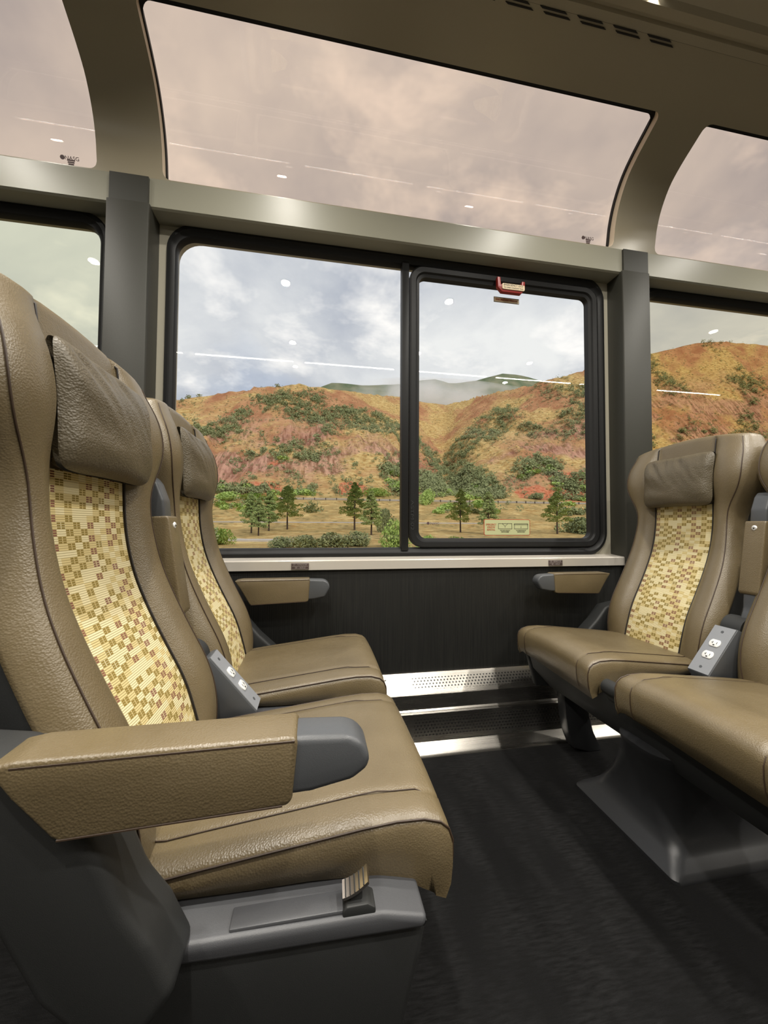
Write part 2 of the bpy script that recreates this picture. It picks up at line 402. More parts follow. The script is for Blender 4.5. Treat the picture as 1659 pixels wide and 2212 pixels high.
        # corner webs and the top and bottom gasket runs
        for lim, w in ((a1, -.28), (a0, .10)):
            g.quad(R3(c-h, lim, .034), R3(c+h, lim, .034), R3(c+h, lim+w, .034), R3(c-h, lim+w, .034)); g.quad(R3(c-h, lim+w, .034), R3(c+h, lim+w, .034), R3(c+h, lim+w, .048), R3(c-h, lim+w, .048))
            for q in (-1, 1):
                xx = h-wd; rr_ = .035; sg2 = 1 if w > 0 else -1
                per = (prof_at(lim+w)-prof_at(lim+w+sg2*.5)).length/.5
                arc = [(xx-rr_+rr_*math.cos(t), lim+w+sg2*(rr_-rr_*math.sin(t))/per) for t in [PI/2*i/6 for i in range(7)]]
                cen = (xx, lim+w)
                for p1, p2 in zip(arc, arc[1:]):
                    g.face([g.vert(R3(c+q*cen[0], cen[1], .0345)), g.vert(R3(c+q*p1[0], p1[1], .0345)), g.vert(R3(c+q*p2[0], p2[1], .0345))])
        g.build('gasket', M_RUB, root)
        p = MB(org)
        p.loft([[R3(c-h, s, .044) for s in SS]+[R3(c-h, s, .050) for s in SS[::-1]], [R3(c+h, s, .044) for s in SS]+[R3(c+h, s, .050) for s in SS[::-1]]])
        p.build('pane', G_SKY, root, angle=60)
        if sg > 0 and abs(k) <= 1:                     # maker's mark etched on the pane
            q = prof_off(1.05, .043); q2 = prof_off(.9, .043); up = (q-q2).normalized()
            rot = Matrix(((1, 0, 0), (0, up.x, -up.y), (0, up.y, up.x))); rot = Matrix(((1, 0, 0), (0, up.x, -up.y), (0, up.y, up.x)))
            x = c+.93
            mk = text('pane_mark', 'NASG', .020, M_MARK, (x+.006, q.x, q.y), rot, root, width=.05, org=org)
            d = MB(org); d.disc((x-.028, q.x, q.y), .0085, (0, -up.y, up.x), .001, 14); d.build('pane_mark_dot', M_MARK, root)
            for j in range(3):
                qq = prof_off(1.05-.12*(j+1), .043); l = MB(org); l.box(x-.012+.002*j, x+.016-.002*j, qq.x-.0005, qq.x+.0005, qq.y-.003, qq.y+.003); l.build('pane_mark_line', M_MARK, root)
    # side windows
    for k in range(-2, 3):
        c = XC+k*BAY
        root = empty('window_%d' % (k+3+(5 if sg < 0 else 0)), (c, Y(YW), -.135)); root['kind'] = 'structure'; org = root.location
        fr = MB(org); outer = rrect(c-1.056, c+1.056, -.150, 1.292, .115, 10); inner = rrect(c-1.018, c+1.018, -.106, 1.238, .075, 10)
        ringprof(fr, outer, inner, [(0, Y(YW+.01)), (0, Y(YW-.006)), (.12, Y(YW-.014)), (.45, Y(YW-.016)), (.6, Y(YW-.008)), (.9, Y(YW-.004)), (1, Y(YW+.004)), (1, Y(YW+.03))])
        fr.build('window_frame', M_RUB, root, angle=35)
        lmul = .395
        for cc in ((XC,) if k == 0 and sg > 0 else ()):
            mu = MB(org); mu.box(.396, .430, YW-.012, YW+.03, -.12, 1.25, .003); mu.build('mullion', M_RUB, root)
            sa = MB(org); o2 = rrect(.433, 1.436, -.106, 1.238, .07, 10); i2 = rrect(.482, 1.389, -.063, 1.190, .035, 10)
            ringprof(sa, o2, i2, [(0, YW+.02), (0, YW-.010), (.15, YW-.016), (.6, YW-.014), (.72, YW-.006), (1, YW-.002), (1, YW+.03)])
            sa.build('sash_frame', M_RUB, root, angle=35)
            mk = text('pane_mark', 'NASG', .016, M_MARK, (.565, YW+.013, .006), ROT_WALL, root, width=.042, org=org)
            d = MB(org); d.disc((.532, YW+.0135, .008), .007, (0, -1, 0), .001, 14); d.build('pane_mark_dot', M_MARK, root)
        if not (k == 0 and sg > 0):
            mu = MB(org); mu.box(c-.03, c+.05, min(Y(YW-.012), Y(YW+.03)), max(Y(YW-.012), Y(YW+.03)), -.12, 1.25, .003); mu.build('mullion', M_RUB, root)
        gm = {(-1, 1): G_GREEN, (-2, 1): G_GREEN, (1, 1): G_YEL, (2, 1): G_YEL}.get((k, sg), G_CLEAR)
        p = MB(org); p.box(c-1.03, c+1.03, min(Y(YW+.016), Y(YW+.022)), max(Y(YW+.016), Y(YW+.022)), -.12, 1.25); p.build('pane', gm, root, smooth=False)
build_side(1); build_side(-1)
# flat middle of the ceiling between the two air-duct grooves
m = MB()
m.loft([[(x, y, z) for y, z in ((1.19, 1.852), (1.165, 1.857), (1.160, 1.868), (1.150, 1.868), (1.146, 1.860), (1.12, 1.862), (1.105, 1.874), (1.05, 1.880), (.5, 1.89), (-.5, 1.89), (-1.05, 1.880), (-1.105, 1.874), (-1.12, 1.862), (-1.146, 1.860), (-1.150, 1.868), (-1.160, 1.868), (-1.165, 1.857), (-1.19, 1.852))] for x in (X0, X1)], close=False)
struct(m.build('ceiling', M_LIN, angle=25))
m = MB(); m.box(X0, X1, -1.2, 1.2, 1.95, 1.97); struct(m.build('roof_panel', M_SHELL, smooth=False))
for nm, x in (('wall_front', X1), ('wall_back', X0)):
    m = MB(); pts = [(-1.75, -H), (1.75, -H), (1.75, 1.40)]+[(p[0], p[1]) for p in PROF]+[(1.1, 1.89), (-1.1, 1.89)]+[(-p[0], p[1]) for p in PROF[::-1]]+[(-1.75, 1.40)]
    m.prism(pts, x-.02, x+.02, 'x'); struct(m.build(nm, M_LIN, smooth=False))

# ------------------------------------------------------------------ ceiling fittings
def make_downlight():
    r = empty('ceiling_light', (0, 0, 0)); a = MB()
    n = 28; rg = lambda rr, z: [(rr*math.cos(2*PI*i/n), rr*math.sin(2*PI*i/n), z) for i in range(n)]
    a.loft([rg(.042, .004), rg(.042, -.003), rg(.036, -.005), rg(.031, -.002), rg(.030, .004)], cap=False); a.build('trim_ring', M_CREAM, r)
    b = MB(); b.disc((0, 0, -.001), .030, (0, 0, 1), .003, n); b.build('lens', M_LED, r); return r
dl = make_downlight(); first = True; k = 0
ROWS = ((1.085, 1.876, 'window-side'), (.50, 1.890, 'aisle-side'), (-.50, 1.890, 'far aisle-side'), (-1.085, 1.876, 'far window-side'))
for y, z, nm in ROWS:
    for i in range(-2, 4):
        x = -.243+1.34*i+(.07 if y > 1 else 0)
        if x < X0+.2 or x > X1-.2: continue
        o = dl if first else copy_tree(dl); first = False
        o.location = (x, y, z)
        vis = y > 1 and i == 1
        tag(o, 'lit round ceiling downlight beside the air slots' if vis else '%s round downlight from the rear end of the %s ceiling row' % (('first', 'second', 'third', 'fourth', 'fifth', 'sixth')[i+2], nm), 'ceiling light', 'recessed ceiling downlights')
        if i in (-1, 0, 1, 2, 3): area('downlight_lamp', (x, y, z-.008), .06, P_DOWN*(1.9 if abs(y) < .8 else .85), spread=math.radians(150))
ORD = ('first', 'second', 'third', 'fourth', 'fifth', 'sixth', 'seventh', 'eighth', 'ninth', 'tenth', 'eleventh', 'twelfth')
def strip(x0, x1, y):
    r = empty('light_strip', ((x0+x1)/2, y, 1.876)); org = r.location; a = MB(org)
    a.box(x0, x1, y-.016, y+.016, 1.868, 1.890, .002); a.build('housing', M_CREAM, r)
    b = MB(org); b.box(x0+.01, x1-.01, y-.010, y+.010, 1.865, 1.870, .001); b.build('lens', M_STRIP, r)
    tag(r, '%s long slim lit strip light from the rear end, over the opposite seats' % ORD[int(round((x0-XC)/1.18))+5], 'strip light', 'linear ceiling strip lights')
    area('strip_lamp', ((x0+x1)/2, y, 1.862), x1-x0, P_STRIP, sizey=.02, col=(1, .95, .86))
for y in (-.93,):
    for i in range(-5, 6):
        x0 = XC+i*1.18-.55; x1 = x0+1.05
        if x0 > X0 and x1 < X1: strip(x0, x1, y)
def make_vent():
    r = empty('ceiling_vent', (0, 0, 0))
    for j in range(2):
        a = MB(); a.prism([(-.055, 0), (-.044, .0042), (.055, .0042), (.044, 0)], -.001, .004, 'z')
        for i, v in enumerate(a.v): a.v[i] = Vector((v.x-.020*j, v.y-.011*j+.005, v.z))
        a.build('slot', M_VENT, r)
    return r
vt = make_vent()
for i, x in enumerate([.862-.15*2, .862-.15, .862, 1.021-.005, 1.15, 1.29]):
    x = .845+.1475*(i-2)
    o = vt if i == 0 else copy_tree(vt); o.location = (x, 1.196, 1.8475); o.rotation_euler = (math.radians(-13), 0, 0)
    tag(o, ['second hidden pair of air slots left of the visible ones', 'pair of air slots just left of the leftmost visible pair', 'leftmost visible pair of dark air slots in the ceiling', 'second pair of dark air slots from the left in the ceiling', 'third pair of dark air slots from the left in the ceiling', 'rightmost pair of dark air slots, nearest the downlight'][i], 'air vent', 'air vent slots in the ceiling')

# ------------------------------------------------------------------ seats
ZS = [-.50, -.45, -.401, -.322, -.272, -.212, -.143, -.082, -.004, .09, .20, .31, .36]
XS = [-.222, -.230, -.242, -.266, -.292, -.322, -.353, -.374, -.388, -.392, -.396, -.412, -.42]
def bx(z): return sum(lerp(z+d, ZS, XS) for d in (-.03, -.015, 0, .015, .03))/5
HZ = [-.47, -.44, -.38, -.28, -.15, -.04, .03, .08, .12, .17, .235, .28, .312]
HWd = [.218, .226, .232, .233, .228, .214, .208, .224, .252, .268, .264, .252, .232]    # half width
SMd = [.190, .196, .202, .203, .199, .190, .185, .193, .220, .238, .238, .228, .210]    # seam half width
BLd = [.010, .020, .032, .036, .036, .034, .030, .030, .038, .044, .040, .024, .010]    # bolster
TKd = [.020, .020, .020, .020, .020, .024, .034, .050, .064, .068, .066, .058, .045]          # thickness
def sm(z, Y): return sum(lerp(z+d, HZ, Y) for d in (-.02, 0, .02))/3
def seat_ring(z, grow=0):
    x = bx(z); h = sm(z, HWd)+grow; s = sm(z, SMd)+grow; b = sm(z, BLd); t = sm(z, TKd)
    half = [(0, 0), (.05, 0), (.100, 0), (.1165, -.0035), (.122, .004), (.135, b*.62), (.155, b*.95), ((.155+s)/2, b*1.05), (s, b*.86), (s+(h-s)*.5, b*.55), (s+(h-s)*.88, .004-t*.25), (h, -t*.5), (h, -t*.85), (h-.006, -t), (h-.06, -t-.003), (.08, -t-.004), (0, -t-.004)]
    return [(x+d, v) for v, d in half], s, b, x
def head_dz(v): return .020*(1-min(1, abs(v)/.24)**2)     # the top edge is slightly crowned
def make_seat():
    root = empty('train_seat', (0, 0, 0)); O = (0, 0, -H)
    # backrest
    m = MB(O); rings = []
    zz = [-.472+i*(.306+.472)/46 for i in range(47)]
    for z in zz:
        half, *_ = seat_ring(z); k = max(0, z-.22)/.086
        pts = [(x, v, z+head_dz(v)*k) for x, v in half]+[(x, -v, z+head_dz(v)*k) for x, v in half[-2:0:-1]]
        rings.append(pts)
    def shrink(r, f, dz):
        cx = sum(p[0] for p in r)/len(r)
        return [(cx+(p[0]-cx)*f, p[1]*(1-(1-f)*.16), p[2]+dz) for p in r]
    rings = [shrink(rings[0], .55, -.010)]+rings+[shrink(rings[-1], .86, .008), shrink(rings[-1], .55, .015), shrink(rings[-1], .1, .018)]
    m.loft(rings); m.build('backrest', M_LEA, root, angle=70)
    # woven panel
    m = MB(O); cols = [-.115+.23*i/16 for i in range(17)]; rws = [-.462+i*(.082+.462)/40 for i in range(41)]
    grid = []; uvs = {}
    L = 0; prev = None
    for z in rws:
        if prev is not None: L += math.hypot(z-prev, bx(z)-bx(prev))
        prev = z
        w = .1165*(1 - .0*z)
        row = []
        for c in cols:
            e = abs(c)/.115
            i = m.vert((bx(z)+.0035*(1-e**6)+.001, c*w/.115, z)); uvs[i] = (c+.115, L); row.append(i)
        grid.append(row)
    for a, b in zip(grid, grid[1:]):
        for i in range(16): m.face((a[i], a[i+1], b[i+1], b[i]))
    me = bpy.data.meshes.new('fabric_panel'); me.from_pydata([tuple(v) for v in m.v], [], m.f); me.materials.append(M_WEAVE)
    ul = me.uv_layers.new(name='UVMap')
    for lp in me.loops: ul.data[lp.index].uv = uvs[lp.vertex_index]
    me.polygons.foreach_set('use_smooth', [True]*len(me.polygons))
    ip = bpy.data.objects.new('fabric_panel', me); COL.objects.link(ip); ip.parent = root; ip['label'] = 'cream fabric panel woven with mustard and maroon dashes'
    # seams
    for sg in (-1, 1):
        pts = []; p2 = []
        for z in zz[1:]:
            half, s, b, x = seat_ring(z); k = max(0, z-.22)/.086
            pts.append((x+b*.88, sg*s, z+head_dz(s)*k)); p2.append((x+.004, sg*.1195, z+head_dz(.12)*k))
        top = [(bx(.306)-.01, sg*.209, .320), (bx(.306)-.03, sg*.208, .325)]
        m = MB(O); m.tube(pts+top, .0015); m.build('piping', M_PIPE, root)
        m = MB(O); m.tube(p2+[(bx(.306)-.008, sg*.1195, .331), (bx(.306)-.03, sg*.1195, .337), (bx(.306)-.055, sg*.1195, .330)], .0019); m.build('seam', M_BLACK, root)
    # hard back shell
    m = MB(O); rings = []
    for z in [-.50, -.47]+[-.44+i*.04 for i in range(19)]:
        x = bx(z)-sm(z, TKd); h = sm(z, HWd)-.003; d = .080 if z < .05 else .052 if z < .2 else .030; k_ = .0 if z > .02 else .012
        rings.append([(x+.002+k_, h-.012, z), (x+.002+k_, h, z), (x-d*.6, h, z), (x-d, h-.025, z), (x-d-.01, .08, z), (x-d-.01, -.08, z), (x-d, -h+.025, z), (x-d*.6, -h, z), (x+.002+k_, -h, z), (x+.002+k_, -h+.012, z)])
    m.loft(rings); m.build('back_shell', M_SHELL, root, angle=50)
    # pillow
    m = MB(O); nu, nv = 34, 26; fr = []; bk = []
    def pil(a, b, side):
        w = .152; zc = .176; hh = .104
        cr = 1-.10*(abs(a)**5)*(abs(b)**5)
        a2 = a*(1-.045*(1-b*b))*cr*(1-.03*(1-b)/2); b2 = b*(1-.06*(1-a*a))*cr
        th = (max(0, 1-abs(a)**3.4))**.5*(max(0, 1-abs(b)**3.0))**.5
        th = (.10+.90*th)*(1+.20*(-b)) if abs(a) < .999 and abs(b) < .999 else .10
        z = zc+b2*hh; v = a2*w
        wr = .0045*noise.noise(Vector((a*4.5+b*2.6, b*.8, 1)))*max(0, b+.6)+.0035*noise.noise(Vector((a*10+b*3, b*1.2, 4)))*max(0, b)+.003*noise.noise(Vector((a*1.5, b*2, 7)))
        xc = bx(z)+.018+.013
        return (xc+side*(.036*th)+(wr*1.5*min(1, th*1.5) if side > 0 else 0), v, z)
    for side, st in ((1, fr), (-1, bk)):
        for j in range(nv+1):
            st.append([m.vert(pil(-1+2*i/nu, -1+2*j/nv, side)) for i in range(nu+1)])
    for st, fl_ in ((fr, 0), (bk, 1)):
        for j in range(nv):
            for i in range(nu):
                q = (st[j][i], st[j][i+1], st[j+1][i+1], st[j+1][i]); m.face(q[::-1] if fl_ else q)
    m.build('head_pillow', M_PIL, root, angle=80, sub=1, label='dark crinkled leather head pillow')
    # seat cushion
    m = MB(O)
    # long section, x from the back to the front lip: top z, bottom z
    TX = [-.30, -.22, -.15, -.08, .0, .07, .12, .16, .185, .197, .203, .203, .200, .192]
    TZ = [-.462, -.458, -.449, -.441, -.432, -.424, -.420, -.421, -.428, -.438, -.455, -.478, -.503, -.522]
    BZ = [-.480, -.482, -.484, -.486, -.486, -.490, -.500, -.514, -.521, -.524, -.526, -.528, -.529, -.530]
    CX = [-.30, -.22, -.15, -.08, .0, .07, .12, .148, .160, .166, .170, .173, .175, .176]
    hw = .214; rings = []
    for x, zt, zb, xb in zip(TX, TZ, BZ, CX):
        def crown(v):
            e = abs(v)/hw; return .010*(1-e*e)+(.006*math.exp(-((abs(v)-.150)/.045)**2) if x < .1 else .002)
        top = [(x, v, zt+crown(v)) for v in (0, .05, .10, .135, .152, .156, .162, .185, .200)]
        top[5] = (x, .156, top[5][2]-.0025)
        r = top+[(x, .209, zt-.003), (x*.96+xb*.04, .2135, zt-.012), (xb, .2155, (zt*.5+zb*.5)), (xb, .210, zb+.002), (xb, .195, zb), (xb, .1, zb), (xb, 0, zb)]
        rings.append(r+[(p[0], -p[1], p[2]) for p in r[-2:0:-1]])
    m.loft(rings); m.build('seat_cushion', M_LEA, root, angle=70)
    def topz(x, v):
        zt = lerp(x, TX[:11], TZ[:11]); e = abs(v)/hw
        return zt+.010*(1-e*e)+(.006*math.exp(-((abs(v)-.150)/.045)**2) if x < .1 else .002)
    for sg in (-1, 1):
        m = MB(O); pts = [(x, sg*.2095, zt-.0015) for x, zt in zip(TX[1:11], TZ[1:11])]+[(x+.0005, sg*.2085, zt) for x, zt in zip(TX[11:], TZ[11:])]
        m.tube(pts, .0016); m.build('piping', M_PIPE, root)
        m = MB(O); pts = [(-.235+.012*0, sg*.150, topz(-.235, .150))]+[(x, sg*.156, topz(x, .156)-.0008) for x in [-.2+.02*i for i in range(19)]]+[(x+.0012, sg*.156, zt+.003) for x, zt in zip(TX[9:], TZ[9:])]
        m.tube(pts, .0010); m.build('seam', M_PIPE, root)
    return root, O
seat, SO = make_seat()
def make_armrest(root, v0, v1, dz=0, drop=.0):
    """leather sleeve on a grey arm; v0..v1 is its width beside the seat"""
    r = empty('armrest', (0, 0, 0)); r.parent = root; O = (0, 0, -H); t = -.225+dz; b = -.292+dz-drop
    m = MB(O); m.prism([(-.300, t-.004), (-.276, t), (-.018, t), (-.0145, t-.006), (-.020, b), (-.026, b-.004), (-.235, b-.012), (-.243, b-.008), (-.278, t-.035)], v0, v1, 'y', bev=.0045, seg=3)
    m.build('leather_sleeve', M_LEA, r, angle=50)
    for q in (v0+.001, v1-.001):
        m = MB(O); m.tube([(-.279, q, t-.006), (-.018, q, t-.0045)], .0016); m.tube([(-.238, q, b-.010), (-.030, q, b-.003)], .0013); m.build('piping', M_PIPE, r)
    m = MB(O); e = .004; bm = bmesh.new()
    m.prism([(-.10, t-.010), (-.016, t-.003), (.040, t-.006), (.055, t-.014), (.064, t-.030), (.062, t-.044), (.044, b+.012), (.0, b+.004), (-.10, b)], v0+e, v1-e, 'y', bev=.008, seg=4)
    m.build('arm', M_GREY, r, angle=55); return r
# the aisle seat on the left, its copy by the window, and the two facing seats
def place(root, yc, mirrored, label, grp='four facing leather train seats'):
    root.location = ((1.042 if mirrored else 0), yc, -H); root.rotation_euler.z = PI if mirrored else 0
    tag(root, label, 'train seat', grp)
YN, YFAR = .757, 1.285
far_l = copy_tree(seat); near_r = copy_tree(seat); far_r = copy_tree(seat)
place(seat, YN, False, 'nearest left leather seat beside the big armrest, with woven fabric back')
place(far_l, YFAR, False, 'left leather seat next to the window, behind the nearest seat')
place(far_r, YFAR, True, 'right leather seat next to the window pillar, its whole woven back showing')
place(near_r, YN, True, 'right leather seat cut off by the picture edge, nearest on that side')
make_armrest(seat, .424-YN, .482-YN)
make_armrest(far_l, 1.562-YFAR, 1.620-YFAR, .009, .020)
make_armrest(far_r, -(1.620-YFAR), -(1.562-YFAR), .011, .016)
make_armrest(near_r, (YN-.482), (YN-.424))

# ------------------------------------------------------------------ the frame each pair of seats is bolted to
def make_base():
    root = empty('underseat_support', (0, 0, 0)); yc = 1.02; O = (0, yc, -H)
    m = MB(O)            # tray under both cushions, with the flat ledge that shows beside the near seat
    m.prism([(-.28, -.470), (-.17, -.486), (.09, -.489), (.150, -.503), (.146, -.518), (-.10, -.512), (-.26, -.505)], .492, 1.545, 'y', bev=.007, seg=3)
    m.build('tray', M_BASE, root, angle=45)
    for ya, yb in ((.500, .530), (1.51, 1.538)):
        m = MB(O); m.prism([(-.22, -.50), (.150, -.518), (.142, -.56), (.110, -.68), (-.14, -.70), (-.20, -.60)], ya, yb, 'y', bev=.008, seg=3); m.build('side_skirt', M_SHELL, root, angle=45)
    m = MB(O); m.box(-.095, .062, .499, .528, -.4895, -.4835, .002); m.build('ledge_insert', M_BASE, root)
    m = MB(O); m.prism([(.045, -.478), (.072, -.478), (.082, -.484), (.082, -.496), (.040, -.496), (.040, -.484)], .496, .524, 'y', bev=.002); m.build('pedal_housing', M_SHELL, root)
    # metal pedal
    p = MB(O)
    rs = []
    for i in range(9):
        t = i/8; x = .040+.032*t; z = -.470+.012*t*t+.004*t
        rs.append([(x, .500, z), (x+.001, .522, z+.004), (x+.003, .522, z+.001), (x+.002, .500, z-.003)])
    p.loft([[(a[0], a[1], a[2]) for a in r] for r in rs])
    pd = p.build('pedal', M_CHROME, root, label='ribbed metal recline pedal')
    p = MB(O); p.box(.050, .066, .504, .518, -.488, -.466, .002); p.build('pedal_stem', M_SHELL, pd)
    for i in range(5):
        t = (i+.7)/5.6; x = .040+.032*t; z = -.470+.012*t*t+.004*t
        q = MB(O); q.tube([(x, .5005, z+.0005), (x+.001, .5215, z+.0045)], .0009); q.build('rib', M_SHELL, pd)
    # side covers that carry the outer armrests
    for ya, yb, nm in ((.440, .512, 1), (1.530, 1.600, 2)):
        m = MB(O); m.prism([(-.36, -.34), (-.25, -.36), (-.20, -.42), (-.135, -.482), (-.160, -.515), (-.215, -.520), (-.262, -.470), (-.33, -.42)] if nm == 2 else [(-.40, -.22), (-.30, -.235), (-.235, -.295), (-.205, -.345), (-.186, -.394), (-.160, -.430), (-.135, -.482), (-.160, -.515), (-.215, -.520), (-.262, -.470), (-.300, -.395), (-.36, -.34), (-.45, -.30)], ya, yb, 'y', bev=.012, seg=4)
        m.build('side_cover', M_SHELL, root, angle=50)
    m = MB(O); m.box(-.42, -.295, .470, .520, -.262, -.244, .003); m.build('hinge_bar', M_GREY, root)
    # apron hanging from the tray
    m = MB(O); m.loft([[(-.24, .500, -.50), (.150, .500, -.515), (.150, 1.53, -.515), (-.24, 1.53, -.50)], [(-.20, .525, -.60), (.125, .530, -.60), (.125, 1.51, -.60), (-.20, 1.51, -.60)], [(-.16, .60, -.66), (.08, .60, -.66), (.08, 1.46, -.66), (-.16, 1.46, -.66)]]); m.build('apron', M_SHELL, root, angle=40)
    # pedestal (floor flange, waisted column, top collar)
    def rr(x0, x1, y0, y1, z, r):
        return [(a, b, z) for a, b in rrect(x0, x1, y0, y1, r, 5)]
    m = MB(O); m.loft([rr(-.32, .098, .884, 1.288, -H, .02), rr(-.32, .100, .884, 1.288, -.935, .02), rr(-.31, .088, .892, 1.280, -.922, .03), rr(-.29, .066, .912, 1.262, -.906, .035), rr(-.28, .056, .925, 1.245, -.888, .04), rr(-.27, .055, .935, 1.225, -.86, .05), rr(-.26, .066, .935, 1.18, -.80, .06), rr(-.26, .095, .915, 1.12, -.71, .07), rr(-.26, .125, .885, 1.085, -.65, .08), rr(-.26, .142, .865, 1.07, -.625, .08), rr(-.26, .144, .86, 1.07, -.615, .08), rr(-.26, .130, .87, 1.06, -.606, .08)])
    m.build('pedestal', M_PED, root, angle=50)
    m = MB(O); m.disc((-.05, .98, -.63), .125, (0, 0, 1), .05, 30); m.build('swivel_ring', M_SHELL, root)
    # wall-side leg bracket
    m = MB(O); m.prism([(-.02, -.60), (.03, -.60), (.015, -.70), (.005, -.80), (-.005, -.86), (-.03, -.925), (-.10, -H), (-.16, -H), (-.12, -.86), (-.09, -.75), (-.06, -.66)], 1.46, 1.515, 'y', bev=.006, seg=2)
    m.build('leg', M_PED, root, angle=40)
    m = MB(O); m.box(-.17, -.13, 1.30, 1.45, -.74, -.70, .005); m.build('crossbar', M_BASE, root)
    m = MB(O)            # hinge knuckles under the gap between the cushions
    for z, x in ((-.49, .155), (-.515, .135)): m.disc((x, .985, z), .022, (0, 1, 0), .07, 18)
    m.build('knuckle', M_SHELL, root)
    # socket box between the cushions
    bx0 = MB(O)
    tilt = math.atan2(.130, .105)
    A = Vector((-.243, 0, -.318)); B = Vector((-.132, 0, -.452))
    bx0.prism([(A.x, A.z), (B.x, B.z), (B.x-.02, B.z-.03), (A.x-.06, B.z-.03), (A.x-.045, A.z-.02)], .980, 1.050, 'y', bev=.002)
    ob = bx0.build('socket_box', M_GREY, root, angle=30)
    d = (B-A).normalized(); nrm = Vector((-d.z, 0, d.x));
    if nrm.z < 0: nrm = -nrm
    pl = MB(O); q0 = A+d*.002+nrm*.0005; q1 = B-d*.002+nrm*.0005
    pl.prism([(q0.x, q0.z), (q1.x, q1.z), ((q1+nrm*.002).x, (q1+nrm*.002).z), ((q0+nrm*.002).x, (q0+nrm*.002).z)], .983, 1.047, 'y'); pl.build('faceplate', M_PLATE, ob, smooth=False)
    Lh = (B-A).length
    # local frame on the plate: e1 across (y), e2 up the slope
    e2 = -d; e1 = Vector((0, 1, 0))
    for j, s in enumerate((.375, .625)):
        c = A+d*Lh*s+Vector((0, 1.015, 0))+nrm*.0028
        o = MB(O); pts = []
        for i in range(28):
            a = 2*PI*i/28; u = .0165*math.cos(a); w = .0165*math.sin(a); w = max(-.0125, min(.0125, w))
            pts.append((u, w))
        P = lambda u, w, h: c+e1*u+e2*w+nrm*h
        o.loft([[P(u, w, 0) for u, w in pts], [P(u, w, .0022) for u, w in pts], [P(u*.93, w*.93, .0030) for u, w in pts]])
        out = o.build('outlet', M_WHITE, ob, angle=50)
        sl = MB(O)
        def hb(u0, u1, w0, w1):
            sl.loft([[P(u, w, .0028) for u, w in ((u0, w0), (u1, w0), (u1, w1), (u0, w1))], [P(u, w, .0034) for u, w in ((u0, w0), (u1, w0), (u1, w1), (u0, w1))]])
        hb(-.0075, -.0060, -.003, .0045); hb(.0050, .0065, -.003, .0045); hb(.0065, .0095, -.0005, .0010); hb(-.0028, .0022, -.0092, -.0052)
        sl.build('outlet_slots', M_DARK, ob)
    for s in (.12, .88):
        c = A+d*Lh*s+Vector((0, 1.015, 0))+nrm*.0024; o = MB(O); o.disc(c, .0042, nrm, .0010, 14); o.build('screw', M_GREY, ob)
    # armrest folded up between the backrests
    fa = empty('folded_armrest', (0, 0, 0)); fa.parent = root
    m = MB(O); m.prism([(-.332, .018), (-.330, .010), (-.296, -.205), (-.302, -.214), (-.36, -.205), (-.392, .015)], .960, 1.020, 'y', bev=.004, seg=3); m.build('leather_sleeve', M_LEA, fa, angle=50)
    m = MB(O); m.prism([(-.340, .000), (-.345, .055), (-.360, .095), (-.372, .110), (-.395, .110), (-.400, .0)], .966, 1.014, 'y', bev=.006, seg=3); m.build('arm_tip', M_GREY, fa, angle=50); m = MB(O); m.prism([(-.305, -.20), (-.30, -.26), (-.285, -.30), (-.34, -.32), (-.37, -.20)], .968, 1.012, 'y', bev=.008, seg=3); m.build('arm_pivot', M_GREY, fa, angle=50)
    m = MB(O); m.disc((-.329, .990, -.004), .0085, (1, 0, -.15), .004, 20, .006); bt = m.build('button', M_WHITE, fa, label='round white recline button')
    m = MB(O); m.disc((-.326, .990, -.0045), .002, (1, 0, -.15), .0022, 10); m.build('button_centre', M_DARK, fa)
    # black recliner linkage between the seats
    m = MB(O); m.disc((-.30, .985, -.33), .045, (0, 1, 0), .06, 24); m.build('recliner_hub', M_SHELL, root)
    m = MB(O); m.tube([(-.40, 1.0, -.02), (-.37, 1.0, -.2), (-.30, 1.0, -.36), (-.24, 1.0, -.47)], [.012, .014, .016, .02], 10); m.build('linkage', M_SHELL, root)
    return root
base = make_base(); base2 = copy_tree(base)
base.location = (0, 1.02, -H); tag(base, 'dark plastic base frame carrying the left pair of seats', 'seat support', 'supports under the paired seats')
base2.location = (1.042, 1.02, -H); base2.scale = (-1, 1, 1); tag(base2, 'dark plastic base frame and flared pedestal under the right pair of seats', 'seat support', 'supports under the paired seats')

# ------------------------------------------------------------------ labels and the escape handle
def seat_plate(x, l1, l2, lab):
    w, h = .072, .026; z = -.1765
    r = empty('seat_number_plate', (x, 1.659, z)); o = r.location
    m = MB(o); m.box(x-w/2, x+w/2, 1.6565, 1.6595, z-h/2, z+h/2, .0008); m.build('plate', M_TAG, r)
    m = MB(o); m.box(x-w/2+.003, x+w/2-.003, 1.6558, 1.6566, z-.0006, z+.0006); m.build('divider', M_TXTL, r)
    for q in (-1, 1):
        m = MB(o); m.box(x-w/2+.002, x+w/2-.002, 1.6560, 1.6566, z+q*(h/2-.002)-.0004, z+q*(h/2-.002)+.0004); m.build('border', M_TXTL, r)
    text('lettering', l1, .0115, M_TXTL, (x, 1.6560, z+.0062), ROT_WALL, r, .056, org=o); text('lettering', l2, .0115, M_TXTL, (x, 1.6560, z-.0062), ROT_WALL, r, .044, org=o)
    tag(r, lab, 'seat number plate', 'seat number plates on the sill')
seat_plate(-.057, '37 - WINDOW', '38 - AISLE', 'small dark seat number plate on the sill near the left seats')
seat_plate(1.128, '41 - WINDOW', '42 - AISLE', 'small dark seat number plate on the sill near the right seats')
r = empty('escape_handle', (.94, 1.73, 1.17)); o = r.location
m = MB(o); zt, zb = 1.212, 1.140
